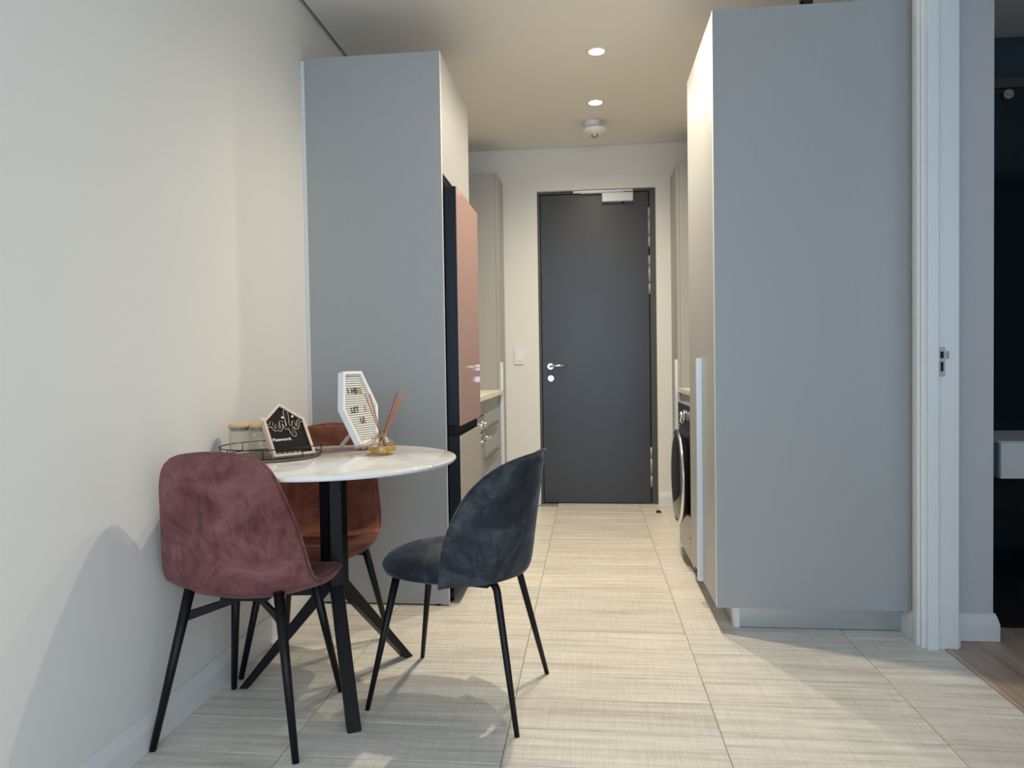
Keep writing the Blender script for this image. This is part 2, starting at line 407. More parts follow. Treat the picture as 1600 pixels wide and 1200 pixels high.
bm = bm_(); box(bm, hx-.003, hx+.007, ly-.026, ly-.008, .927, .961); d1.part('thumb_turn', bm, M_chrome, bevel=.003)
# closer
bm = bm_(); box(bm, .107, .334, ly-.045, ly, 2.238, 2.303); cl = d1.part('door_closer', bm, M_silver, bevel=.004)
bm = bm_(); box(bm, -.106, .336, FY-.02, FY+.001, 2.311, 2.3305); rl = d1.part('closer_rail', bm, M_silver, bevel=.002)
for x in (-.099, .329):
    bm = bm_(); cyl(bm, (x, FY-.0195, 2.321), (x, FY-.0215, 2.321), .0035, n=10); d1.part('rail_screw', bm, M_gum, parent=rl)
bm = bm_(); cyl(bm, (.255, ly-.022, 2.303), (.255, ly-.022, 2.312), .008, n=14); d1.part('closer_spindle', bm, M_silver, parent=cl)
bm = bm_(); box(bm, -.05, .262, ly-.034, ly-.026, 2.304, 2.309); d1.part('closer_arm', bm, M_silver, parent=cl, bevel=.001)
bm = bm_(); cyl(bm, (.262, ly-.02, 2.240), (.262, ly-.02, 2.230), .008, n=14); d1.part('closer_valve', bm, M_gum, parent=cl)
for z0, z1 in ((2.195-.292, 2.195), (1.557, 1.841), (.127, .424)):
    n = z1-z0; bm = bm_()
    segs = [(z0, z0+.28*n), (z0+.30*n, z0+.72*n), (z0+.74*n, z1)]
    for a, b in segs: cyl(bm, (.449, ly-.004, a), (.449, ly-.004, b), .0085, n=14)
    d1.part('hinge', bm, M_hinge)

# light switch beside the door
t = Thing('light_switch', (-.522, BY, 1.112), 'white double rocker light switch on the back wall left of the grey door', 'light switch')
bm = bm_(); box(bm, -.560, -.484, BY-.009, BY-.0002, 1.052, 1.172); t.part('face_plate', bm, M_plastic, bevel=.003)
for z0, z1 in ((1.096, 1.122), ):
    bm = bm_(); box(bm, -.545, -.499, BY-.0125, BY-.009, 1.078, 1.146); t.part('rocker', bm, M_white, bevel=.0015, label='pale raised rocker')

# half-moon floor door stop
t = Thing('door_stop', (.472, 5.07, 0), 'small chrome half-moon door stop standing on the tiles by the entrance door', 'door stop')
bm = bm_(); cyl(bm, (.472, 5.07, 0), (.472, 5.07, .005), .024, .022, 24); t.part('base', bm, M_chrome)
bm = bm_(); prism(bm, [(.018*math.cos(a), .005+.024*math.sin(a)) for a in [PI*i/12 for i in range(13)]], lambda p, s: (.466+p[0], 5.062+(.018 if s else 0), p[1])); t.part('stop', bm, M_chrome, bevel=.002)
bm = bm_(); box(bm, .452, .482, 5.055, 5.0615, .008, .02); t.part('buffer', bm, M_black, bevel=.002)

# downlights
LY = [(4.482, 'farthest of the recessed spotlights, close to the smoke detector'), (3.757, 'brighter recessed spotlight nearer the camera in the hallway ceiling'), (3.03, 'third recessed hallway spotlight, nearest the dining table, just above the frame')]
def downlight(x, y, label, watts, off=False):
    t = Thing('downlight', (x, y, CZ), label or 'round recessed spotlight in the white ceiling above the dining corner, out of frame', 'light', group='recessed ceiling spotlights')
    bm = bm_(); lathe(bm, [(.040, CZ-.004), (.043, CZ-.005), (.051, CZ-.003), (.053, CZ), (.040, CZ)], (x, y), 36); t.part('trim_ring', bm, M_plastic)
    bm = bm_(); lathe(bm, [(0, CZ-.0025), (.0405, CZ-.0025), (.0405, CZ-.0005), (0, CZ-.0005)], (x, y), 30); t.part('lens', bm, M_lamp)
    d = bpy.data.lights.new('bulb', 'SPOT'); d.energy = watts; d.spot_size = math.radians(160); d.spot_blend = 1; d.shadow_soft_size = .022; d.color = WARM
    o = bpy.data.objects.new('bulb', d); COL.objects.link(o); o.parent = t.o; o.location = (0, 0, -.012)
for (y, lab), k in zip(LY, (.58, .92, 1.2)): downlight(.057, y, lab, SPOT_W*k)

# smoke detector
t = Thing('smoke_detector', (.045, 4.83, CZ), 'white smoke detector with a small metal tip on the ceiling before the door', 'smoke detector')
sx, sy = .040, 4.83
bm = bm_(); lathe(bm, [(0, CZ), (.056, CZ), (.056, CZ-.006), (.050, CZ-.036), (.046, CZ-.04), (0, CZ-.04)], (sx, sy), 40); t.part('base', bm, M_plastic)
bm = bm_(); lathe(bm, [(0, CZ-.04), (.050, CZ-.043), (.078, CZ-.052), (.084, CZ-.060), (.078, CZ-.070), (.050, CZ-.084), (.024, CZ-.09), (0, CZ-.09)], (sx+.012, sy), 40); t.part('sensor_cover', bm, M_plastic)
bm = bm_(); lathe(bm, [(.024, CZ-.088), (.024, CZ-.096), (.016, CZ-.106), (0, CZ-.108)], (sx+.014, sy), 24); t.part('sensor_tip', bm, M_steel)

# small black bracket above the right-hand cabinet
t = Thing('cabinet_fitting', (.88, 3.02, 2.384), 'small black fitting peeking over the top edge of the right tall cabinet', 'fitting')
bm = bm_(); box(bm, .868, .896, 3.0, 3.04, 2.384, 2.46); box(bm, .852, .87, 3.0, 3.03, 2.475, 2.50); box(bm, .862, .9, 3.0, 3.04, 2.46, 2.52); t.part('bracket', bm, M_blackgloss, bevel=.003)
bm = bm_(); cyl(bm, (.86, 2.995, 2.49), (.86, 3.0, 2.49), .008, n=12); t.part('stud', bm, M_chrome)
bm = bm_(); prism(bm, [(-.03, 0), (.03, 0), (.026, .09), (-.022, .085)], lambda p, s: (1.06+p[0], 3.0+(.03 if s else 0), 2.384+p[1]))
o = finish('cabinet_fitting', bm, M_hinge, bevel=.003); tag(o, 'grey metal tab on top of the right tall cabinet beside the black fitting', 'fitting')

# ------------------------------------------------------------------ left kitchen run
FX = -.622
t = Thing('tall_cabinet', (-.92, 3.07, 0), 'tall fridge cabinet with a blank pale grey-blue side panel, behind the dining table', 'cabinet')
bm = bm_(); box(bm, WX+.001, FX-.0015, 3.07, 3.088, .008, 2.402); t.part('side_panel', bm, M_cab, bevel=.0008)
bm = bm_(); box(bm, FX-.0015, FX, 3.07, 3.088, .008, 2.402); t.part('edge_band', bm, M_edge)
bm = bm_(); box(bm, WX+.001, WX+.014, 3.062, 3.07, .105, 2.39); t.part('scribe_strip', bm, M_edge, label='narrow white strip against the wall')
for x in (-.671, -1.17):
    bm = bm_(); cyl(bm, (x, 3.079, 0), (x, 3.079, .009), .011, n=16); t.part('foot', bm, M_black)
bm = bm_(); box(bm, WX+.001, FX-.02, 3.089, 3.767, 1.88, 2.40); t.part('carcass', bm, M_cab)
bm = bm_(); box(bm, FX-.019, FX, 3.0895, 3.766, 1.885, 2.402); t.part('cupboard_door', bm, M_cab, bevel=.0008)
bm = bm_(); box(bm, WX+.001, FX, 3.768, 3.786, .008, 2.402); t.part('side_panel', bm, M_cab, bevel=.0008)

# fridge freezer
GX = -.565
t = Thing('refrigerator', (-.9, 3.4, 0), 'fridge freezer with pink upper and beige lower glass doors and dark navy sides', 'refrigerator')
bm = bm_(); box(bm, -1.2, FX-.005, 3.112, 3.688, .05, 1.825); t.part('body', bm, M_navy, bevel=.004)
def fdoor(name, z0, z1, m, lab):
    bm = bm_(); box(bm, FX-.002, GX-.005, 3.109, 3.691, z0, z1); o = t.part(name, bm, M_navy, bevel=.003)
    bm = bm_(); box(bm, GX-.005, GX, 3.110, 3.690, z0+.001, z1-.001); t.part('glass_front', bm, m, parent=o, bevel=.0012, label=lab)
fdoor('upper_door', .785, 1.833, M_pinkglass, 'glossy pink glass front')
fdoor('lower_door', .075, .742, M_beigeglass, 'glossy beige glass front')
bm = bm_(); box(bm, FX-.006, GX-.018, 3.114, 3.686, .742, .785); t.part('grip_recess', bm, M_gum)
bm = bm_(); box(bm, -1.1, FX-.02, 3.13, 3.67, .012, .05); t.part('plinth', bm, M_black)
for y in (3.15, 3.65):
    bm = bm_(); cyl(bm, (FX-.01, y, 0), (FX-.01, y, .05), .018, n=16); t.part('foot', bm, M_black)

# built-in oven in its housing
KX = -.640
t = Thing('oven_cabinet', (-.93, 4.05, 0), 'low oven housing with a pale filler strip beside the drawers', 'cabinet')
bm = bm_(); box(bm, WX+.001, KX-.02, 3.79, 4.325, .1, .845); t.part('carcass', bm, M_cab)
bm = bm_(); box(bm, KX-.019, KX, 3.79, 4.322, .755, .842); t.part('filler_front', bm, M_cab, bevel=.0008)
bm = bm_(); box(bm, KX-.07, KX-.05, 3.79, 4.325, 0, .1); t.part('plinth', bm, M_plinth)
t = Thing('oven', (-.64, 4.05, .12), 'built-in stainless steel oven with bar handle between fridge and drawers', 'oven')
bm = bm_(); box(bm, KX-.018, KX+.004, 3.795, 4.318, .655, .748); t.part('control_panel', bm, M_steel, bevel=.002)
for y in (3.9, 4.06, 4.22):
    bm = bm_(); cyl(bm, (KX+.004, y, .70), (KX+.012, y, .70), .024, .024, 24); cyl(bm, (KX+.012, y, .70), (KX+.03, y, .70), .017, .014, 24); t.part('knob', bm, M_chrome)
bm = bm_(); box(bm, KX-.018, KX+.004, 3.795, 4.318, .12, .65); od = t.part('door', bm, M_steel, bevel=.002)
bm = bm_(); box(bm, KX+.0035, KX+.0055, 3.87, 4.24, .2, .56); t.part('door_glass', bm, M_blackgloss, parent=od)
bm = bm_(); tube(bm, [(KX+.045, 3.84, .625), (KX+.045, 4.255, .625)], .008, 12)
for y in (3.87, 4.22): tube(bm, [(KX+.003, y, .625), (KX+.045, y, .625)], .006, 10)
t.part('handle', bm, M_chrome, parent=od)

# drawers
t = Thing('drawer_cabinet', (-.93, 4.65, 0), 'low cream drawer unit with three drawers under the left worktop', 'cabinet')
bm = bm_(); box(bm, WX+.001, KX-.02, 4.328, 5.028, .1, .845); t.part('carcass', bm, M_cab)
bm = bm_(); box(bm, KX-.07, KX-.05, 4.328, 5.028, 0, .1); t.part('plinth', bm, M_plinth)
for z0, z1 in ((.668, .842), (.487, .664), (.105, .483)):
    bm = bm_(); box(bm, KX-.019, KX, 4.330, 5.026, z0, z1); o = t.part('drawer', bm, M_cab, bevel=.0008)
    if z0 < .6:
        bm = bm_(); box(bm, KX-.001, KX+.022, 4.34, 4.90, z1-.004, z1-.0015); box(bm, KX+.0195, KX+.022, 4.34, 4.90, z1-.014, z1-.0015); t.part('edge_handle', bm, M_steel, parent=o)

bm = bm_(); box(bm, WX+.001, -.605, 3.79, 5.028, .847, .877); o = finish('worktop', bm, M_stone, bevel=.002)
tag(o, 'pale cream stone worktop running over the oven and drawers on the left', 'worktop')

def tall_end(label, x0, x1, y0, y1, face, hx, z1=2.39):
    """narrow tall unit by the back wall; face = x of the door front, sign of outward direction"""
    sgn = 1 if face > x0 and abs(face-x1) < .001 else -1
    t = Thing('tall_cabinet', ((x0+x1)/2, (y0+y1)/2, 0), label, 'cabinet')
    if sgn > 0: bx0, bx1, dx0, dx1 = x0, x1-.02, x1-.019, x1
    else: bx0, bx1, dx0, dx1 = x0+.02, x1, x0, x0+.019
    bm = bm_(); box(bm, bx0, bx1, y0+.019, y1, .1, z1); t.part('carcass', bm, M_cab)
    bm = bm_(); box(bm, bx0, bx1, y0, y0+.018, .1 if sgn > 0 else .1, z1); t.part('side_panel', bm, M_cab, bevel=.0008)
    bm = bm_(); box(bm, dx0, dx1, y0+.002, y1-.002, .102, z1); dd = t.part('door', bm, M_cab, bevel=.0008)
    bm = bm_(); box(bm, x0+.05, x1-.05, y0+.05, y1, 0, .1); t.part('plinth', bm, M_plinth)
    bm = bm_(); box(bm, face, face+sgn*.02, y0+.004, y0+.022, .102, 1.07) if sgn > 0 else box(bm, face-.02, face, y0+.004, y0+.022, .102, 1.07)
    t.part('handle', bm, M_alu, parent=dd, bevel=.001, label='long pale aluminium edge handle')
tall_end('narrow tall cabinet left of the entrance door, at the end of the left worktop', WX+.001, -.625, 5.03, BY-.002, -.625, 0)
tall_end('narrow tall cabinet right of the entrance door, beyond the washing machine', .6, RX-.001, 5.0, BY-.002, .6, 0)

# ------------------------------------------------------------------ right kitchen run
CX = .48
t = Thing('tall_cabinet', (.84, 3.19, 0), 'large tall cabinet with a blank blue-grey end panel beside the bedroom doorway', 'cabinet')
bm = bm_(); box(bm, CX+.0015, RX-.001, 2.835, 2.853, .096, 2.384); t.part('side_panel', bm, M_cab, bevel=.0008)
bm = bm_(); box(bm, CX, CX+.0015, 2.835, 2.853, .096, 2.384); t.part('edge_band', bm, M_edge)
bm = bm_(); box(bm, CX+.02, RX-.001, 2.854, 3.52, .1, 2.383); t.part('carcass', bm, M_cab)
for y0, y1, hy in ((2.8545, 3.186, 3.172), (3.190, 3.52, 3.190)):
    bm = bm_(); box(bm, CX, CX+.019, y0, y1, .098, 2.383); o = t.part('door', bm, M_cab, bevel=.0008)
    if hy < 3.18:
        bm = bm_(); box(bm, CX-.022, CX+.001, 3.165, 3.187, .10, 1.066); t.part('handle', bm, M_alu, parent=o, bevel=.001, label='long pale aluminium edge handle')
bm = bm_(); box(bm, CX, RX-.001, 3.522, 3.54, .098, 2.384); t.part('side_panel', bm, M_cab, bevel=.0008)
bm = bm_(); box(bm, .575, RX-.018, 2.893, 2.908, 0.003, .094); t.part('plinth', bm, M_plinth)
bm = bm_(); box(bm, .552, .562, 2.93, 3.50, 0.001, .094); t.part('plinth', bm, M_plinth)
bm = bm_(); prism(bm, [(.552, 2.93), (.552, 2.905), (.555, 2.895), (.562, 2.889), (.576, 2.889), (.576, 2.899), (.562, 2.905), (.562, 2.93)], lambda p, s: (p[0], p[1], .001 if s == 0 else .0945)); t.part('plinth_corner', bm, M_plastic, label='white rounded plinth corner piece')

# washing machine
t = Thing('washing_machine', (.8, 3.85, 0), 'black front-loading washing machine with a bulging chrome-ringed round door', 'washing machine')
y0, y1, wx = 3.555, 4.15, .50
bm = bm_(); box(bm, wx+.012, 1.1, y0, y1, .03, .83); t.part('body', bm, M_blackgloss, bevel=.006)
bm = bm_(); box(bm, wx-.004, wx+.02, y0, y1, .70, .83); t.part('control_panel', bm, M_blackgloss, bevel=.008)
yc, zc, R = 3.852, .45, .235
bm = bm_(); box(bm, wx, wx+.014, y0+.002, y1-.002, .03, .698); t.part('front_panel', bm, mat('dark_graphite', (.12, .12, .125), .12, .6), bevel=.005)
kz = .765
bm = bm_(); cyl(bm, (wx-.004, 3.86, kz), (wx-.012, 3.86, kz), .036, .036, 32); cyl(bm, (wx-.012, 3.86, kz), (wx-.032, 3.86, kz), .028, .026, 32); t.part('dial', bm, M_chrome)
bm = bm_(); box(bm, wx-.006, wx, 3.93, 4.10, .735, .80); t.part('display', bm, M_blackgloss, bevel=.002)
for i in range(5):
    bm = bm_(); cyl(bm, (wx-.004, 3.95+i*.035, .722), (wx-.007, 3.95+i*.035, .722), .006, n=12); t.part('button', bm, M_chrome)
def rx(bm, prof, n=56):
    # lathe about the x axis through (yc, zc): prof = (radius, x)
    rings = [[bm.verts.new((x, yc+r*math.cos(2*PI*i/n), zc+r*math.sin(2*PI*i/n))) for i in range(n)] if r > 1e-6 else [bm.verts.new((x, yc, zc))] for r, x in prof]
    for a, b in zip(rings, rings[1:]):
        for i in range(n):
            q = [a[i % len(a)], a[(i+1) % n % len(a)], b[(i+1) % n % len(b)], b[i % len(b)]]
            q = [v for k, v in enumerate(q) if v not in q[:k]]
            bm.faces.new(q).smooth = True
    return bm
dd = t.part('door', rx(bm_(), [(0, wx-.002), (.205, wx-.002), (.215, wx-.015), (.232, wx-.034), (.232, wx-.042), (0, wx-.042)]), M_blackgloss)
t.part('door_ring', rx(bm_(), [(.225, wx-.034), (.246, wx-.036), (.249, wx-.044), (.244, wx-.052), (.228, wx-.054), (.225, wx-.04)]), M_chrome, parent=dd, label='chrome ring')
t.part('door_window', rx(bm_(), [(.228, wx-.050), (.2, wx-.056), (.12, wx-.062), (0, wx-.064)]), M_blackgloss, parent=dd)
bm = bm_(); box(bm, wx-.004, wx+.001, y0+.04, y0+.15, .07, .16); t.part('filter_hatch', bm, M_blackgloss, bevel=.003)
for y in (y0+.04, y1-.04):
    bm = bm_(); cyl(bm, (wx+.06, y, 0), (wx+.06, y, .032), .02, n=16); t.part('foot', bm, M_black)
bm = bm_(); box(bm, wx+.03, wx+.05, y0+.01, y1-.01, .004, .03); t.part('skirt', bm, M_black)

t = Thing('base_cabinet', (.9, 4.58, 0), 'low cream cabinet between the washing machine and the far tall cabinet', 'cabinet')
bm = bm_(); box(bm, .642, RX-.001, 4.17, 4.998, .1, .845); t.part('carcass', bm, M_cab)
for a, b in ((4.172, 4.583), (4.587, 4.996)):
    bm = bm_(); box(bm, .622, .641, a, b, .102, .842); t.part('door', bm, M_cab, bevel=.0008)
bm = bm_(); box(bm, .68, .70, 4.17, 4.998, 0, .1); t.part('plinth', bm, M_plinth)
bm = bm_(); box(bm, .600, RX-.001, 3.542, 4.998, .847, .877); o = finish('worktop', bm, M_stone, bevel=.002)
tag(o, 'pale stone worktop above the washing machine on the right', 'worktop')

# ------------------------------------------------------------------ bathroom glimpse
t = Thing('vanity_drawer', (2.1, 3.3, .56), 'white wall-hung vanity cabinet in the dark bathroom at the right edge', 'cabinet')
vy = 3.1
bm = bm_(); box(bm, 1.655, 2.5, vy+.02, 3.585, .560, .708); t.part('body', bm, M_white, bevel=.002)
bm = bm_(); box(bm, 1.653, 2.5, vy, vy+.018, .558, .704); t.part('drawer_front', bm, M_white, bevel=.002)
bm = bm_(); box(bm, 1.479, 1.652, vy+.02, 3.585, .560, .700); t.part('side_shelf', bm, M_teal, bevel=.002)
t = Thing('shower_screen', (2.2, 3.6, 0), 'tinted glass sliding screen hung from a dark rail in the bathroom', 'shower screen')
bm = bm_(); box(bm, 1.48, 4.25, 3.59, 3.62, 2.298, 2.345); t.part('rail', bm, M_frame, bevel=.002)
bm = bm_(); cyl(bm, (1.943, 3.585, 2.266), (1.943, 3.60, 2.266), .022, n=24); cyl(bm, (1.943, 3.58, 2.266), (1.943, 3.586, 2.266), .008, n=12); t.part('roller', bm, M_steel)
bm = bm_(); box(bm, 1.84, 2.7, 3.604, 3.612, .02, 2.285); t.part('glass_panel', bm, M_tintglass)

# ------------------------------------------------------------------ dining table
TX, TY, TZ = -.832, 2.25, .755
t = Thing('dining_table', (TX, TY, 0), 'round white marble-topped dining table on a black three-legged steel base', 'table')
prof_ = [(0, TZ-.014), (.385, TZ-.014), (.395, TZ-.0125), (.3995, TZ-.008), (.4, TZ-.004), (.3985, TZ-.001), (.396, TZ), (0, TZ)]
t.part('tabletop', lathe(bm_(), prof_, (TX, TY), 96), M_marble)
bm = bm_(); lathe(bm, [(0, TZ-.02), (.12, TZ-.02), (.12, TZ-.0145), (0, TZ-.0145)], (TX, TY), 32, False); t.part('mounting_plate', bm, M_black)
def sqsweep(bm, pts, tv, hw, hn):
    pts = [Vector(p) for p in pts]; rings = []; tv = Vector(tv)
    for i, p in enumerate(pts):
        d0 = (pts[i]-pts[i-1]).normalized() if i else (pts[1]-pts[0]).normalized()
        d1 = (pts[i+1]-pts[i]).normalized() if i < len(pts)-1 else d0
        n0, n1 = d0.cross(tv), d1.cross(tv); n = (n0+n1).normalized(); k = hn/max(.3, n.dot(n0))
        rings.append([bm.verts.new(p+tv*a*hw+n*b*k) for a, b in ((-1, -1), (1, -1), (1, 1), (-1, 1))])
    for a, b in zip(rings, rings[1:]):
        for j in range(4): bm.faces.new((a[j], a[(j+1) % 4], b[(j+1) % 4], b[j]))
    bm.faces.new(rings[0][::-1]); bm.faces.new(rings[-1])
    for v in rings[-1]: v.co.z = max(0.0, min(v.co.z, 0.0))
    return bm
for fx_, fy_ in ((-.690, 1.990), (-.672, 2.525), (-1.145, 2.243)):
    d = Vector((fx_-TX, fy_-TY, 0)); Rr = d.length; d.normalize(); tv = Vector((-d.y, d.x, 0))
    c = Vector((TX, TY, 0)); r0 = .0215
    pts = [c+d*r0+Vector((0, 0, TZ-.021)), c+d*r0+Vector((0, 0, .345)), c+d*(Rr)+Vector((0, 0, 0))]
    t.part('leg', sqsweep(bm_(), pts, tv, .020, .0195), M_black, bevel=.003)

# ------------------------------------------------------------------ shell chairs
SP = [(-.238, .830), (-.232, .80), (-.222, .745), (-.208, .68), (-.192, .61), (-.178, .528), (-.155, .456), (-.110, .409), (-.03, .396), (.04, .399), (.11, .408), (.165, .413), (.200, .411), (.225, .396)]
HW = [.095, .140, .163, .178, .193, .206, .214, .218, .221, .224, .222, .208, .178, .120]
CU = [.012, .018, .028, .040, .052, .058, .056, .048, .038, .028, .019, .012, .007, .002]
UU = [-1, -.93, -.8, -.6, -.4, -.2, 0, .2, .4, .6, .8, .93, 1]
def shell_pt(i, u, off=0):
    a = SP[max(i-1, 0)]; b = SP[min(i+1, len(SP)-1)]
    tx, tz = b[0]-a[0], b[1]-a[1]; l = math.hypot(tx, tz); tx /= l; tz /= l
    nx, nz = -tz, tx                                  # towards the sitter
    if i == 0: nx, nz = .98, .15
    c = CU[i]*abs(u)**2.3+off
    end = .0
    if i == 0: end = -.012*abs(u)**2
    return Vector((HW[i]*u, SP[i][0]+nx*c, SP[i][1]+nz*c+end*1))
def shell_chair(name, loc, rz, m, label, feet, tops):
    t = Thing(name, loc, label, 'chair', rz=rz, local=True)
    bm = bm_(); g = [[bm.verts.new(shell_pt(i, u)) for u in UU] for i in range(len(SP))]
    for i in range(len(SP)-1):
        for j in range(len(UU)-1): bm.faces.new((g[i][j], g[i][j+1], g[i+1][j+1], g[i+1][j])).smooth = True
    sh = t.part('seat_shell', bm, m, solid=.024, sub=2)
    # piping around the rim
    rim = [shell_pt(i, 1, .004) for i in range(len(SP))] + [shell_pt(len(SP)-1, u, .004) for u in UU[::-1][1:]] + [shell_pt(i, -1, .004) for i in range(len(SP)-2, -1, -1)] + [shell_pt(0, u, .004) for u in UU[1:-1]]
    for p in rim: p.x *= 1.012
    bm = bm_(); tube(bm, rim, .0045, 8, closed=True); t.part('piping', bm, m, parent=sh, sub=1)
    for f_, tp in zip(feet, tops):
        bm = bm_(); tube(bm, [tp, f_], 0, 14, rs=[.0155, .0095]); t.part('leg', bm, M_black)
    # under-seat steel frame: two flat rails joining each pair of legs, and a plate
    def at(k, z):
        a, b = Vector(tops[k]), Vector(feet[k]); s = (a.z-z)/(a.z-b.z); return a+(b-a)*s
    bm = bm_()
    c = Vector((0, 0, .428))
    for k in range(4):
        p = at(k, .352); q = Vector((p.x*.12, p.y*.12, .384)); dd = (q-p); side = Vector((-dd.y, dd.x, 0)).normalized()*.004
        prism(bm, [(0, -.013), (0, .013), (1, .006), (1, -.012)], lambda s_, w_, p=p, q=q, side=side: p+(q-p)*s_[0]+Vector((0, 0, s_[1]))+side*(1 if w_ else -1))
    box(bm, -.07, .07, -.07, .07, .383, .396)
    t.part('seat_frame', bm, M_black)
    return t
cx, cy = -.998, 2.025
def loc4(c, fs): return [(x-c[0], y-c[1], z) for x, y, z in fs]
shell_chair('dining_chair', (cx, cy, 0), 0, M_pink, 'dusty pink velvet shell chair seen from behind, nearest the camera by the wall',
    loc4((cx, cy), [(-1.213, 1.840, 0), (-.790, 1.812, 0), (-.815, 2.233, 0), (-1.175, 2.225, 0)]),
    loc4((cx, cy), [(-1.135, 1.915, .428), (-.868, 1.905, .428), (-.868, 2.14, .428), (-1.112, 2.14, .428)]))
f2 = [(-.213, -.195, 0), (.208, -.205, 0), (.19, .205, 0), (-.185, .20, 0)]
t2 = [(-.135, -.11, .428), (.135, -.11, .428), (.125, .115, .428), (-.12, .115, .428)]
shell_chair('dining_chair', (-.998, 2.503, 0), PI, M_pink_warmlit, 'dusty pink velvet shell chair in a warm-lit tint, facing the camera behind the table', f2, t2)

# ------------------------------------------------------------------ charcoal chair
ang = math.atan2(.112, -.465)-PI/2
gc = Vector((-.415, 2.262, 0))
t = Thing('dining_chair', gc, 'charcoal grey velvet chair with a rounded wraparound back, right of the table', 'chair', rz=ang, local=True)
# seat cushion
bm = bm_(); n = 44
def sup(a, rx_, ry, e=2.5):
    c, s = math.cos(a), math.sin(a)
    return (rx_*math.copysign(abs(c)**(2/e), c), ry*math.copysign(abs(s)**(2/e), s))
rings = []
for k, z in ((.02, .398), (.86, .398), (.965, .408), (1, .428), (.985, .448), (.93, .461), (.8, .467), (.55, .468), (.3, .466), (.02, .465)):
    rings.append([bm.verts.new((*[q*1 for q in (sup(2*PI*i/n, .207*k, .210*k)[0], sup(2*PI*i/n, .207*k, .214*k)[1]+.032)], z-.010*max(0, (sup(2*PI*i/n, 1, k)[1]) if z > .43 else 0))) for i in range(n)])
for a, b in zip(rings, rings[1:]):
    for i in range(n): bm.faces.new((a[i], a[(i+1) % n], b[(i+1) % n], b[i])).smooth = True
bm.faces.new(rings[0]); bm.faces.new(rings[-1])
t.part('seat', bm, M_greyv)
# wraparound back
TM = math.radians(82)
def gback(th, v, off=0):
    a = abs(th)/TM; h = .374*max(0, 1-a**3.2)**.54+.01*(1-a)
    zb = .402+.0*a
    z = zb+h*v
    lean = .055*((z-.40)/.38)**1.1*math.cos(th/2)
    r = (.214 if True else 0)+off
    x = (r+.006)*math.sin(th); y = -(r+lean)*math.cos(th)+.0
    if v < .001: x *= .985; y *= .975
    return Vector((x, y+.004, z))
bm = bm_(); nt_, nv = 41, 9
ths = [TM*math.sin(PI/2*(-1+2*i/(nt_-1))) for i in range(nt_)]
g = [[bm.verts.new(gback(th, v/(nv-1))) for v in range(nv)] for th in ths]
for i in range(nt_-1):
    for j in range(nv-1): bm.faces.new((g[i][j], g[i+1][j], g[i+1][j+1], g[i][j+1])).smooth = True
bk = t.part('backrest', bm, M_greyv, solid=.026, sub=1)
bm = bm_(); tube(bm, [gback(th, 1, .012) for th in ths], .0035, 8); t.part('piping', bm, M_greyv, parent=bk)
inv = Matrix.Rotation(-ang, 4, 'Z')
def gl(x, y, z): return inv @ (Vector((x, y, z))-gc)
bm = bm_(); box(bm, -.13, .13, -.14, .12, .385, .399); t.part('seat_base', bm, M_black, bevel=.003)
for ft, kn, tp in (((-.216, 1.992, 0), (-.287, 2.12, .402), (-.36, 2.16, .394)), ((-.156, 2.414, 0), (-.245, 2.33, .402), (-.32, 2.29, .394))):
    bm = bm_(); P = [gl(*tp), gl(*kn), gl(*ft)]; pts = fillet(P, .035, 6); pts = pts[:-1]+[pts[-2].lerp(pts[-1], .5), pts[-1]]
    tube(bm, pts, 0, 14, rs=[.0115]*(len(pts)-2)+[.010, .0075]); t.part('leg', bm, M_black)
for ft, tp in (((-.690, 2.116, 0), (-.602, 2.158, .400)), ((-.612, 2.517, 0), (-.548, 2.40, .400))):
    bm = bm_(); tube(bm, [gl(*tp), gl(*ft)], 0, 14, rs=[.0125, .0075]); t.part('leg', bm, M_black)

# ------------------------------------------------------------------ things on the table
Z = TZ+.0005
# tray
tx, ty, tr = -1.060, 2.296, .160
t = Thing('serving_tray', (tx, ty, Z), 'round tray with dark wooden base and thin black wire rail on the table', 'tray')
bm = bm_(); lathe(bm, [(0, Z), (tr-.004, Z), (tr, Z+.001), (tr, Z+.003), (tr-.002, Z+.004), (0, Z+.004)], (tx, ty), 64)
t.part('base', bm, woodmat('dark_tray_wood', (.09, .07, .06), (.16, .125, .10), (.24, .20, .17), (10, 160, 10), .5))
circ = lambda r, z, n=64: [(tx+r*math.cos(2*PI*i/n), ty+r*math.sin(2*PI*i/n), z) for i in range(n)]
bm = bm_(); tube(bm, circ(tr+.002, Z+.040), .0018, 8, closed=True); tube(bm, circ(tr+.002, Z+.010), .0018, 8, closed=True)
t.part('wire_rail', bm, M_black)
for i in range(8):
    a = 2*PI*(i+.35)/8; x, y = tx+(tr+.002)*math.cos(a), ty+(tr+.002)*math.sin(a)
    bm = bm_(); tube(bm, [(x, y, Z+.010), (x, y, Z+.040)], .0017, 8); t.part('wire_post', bm, M_black)
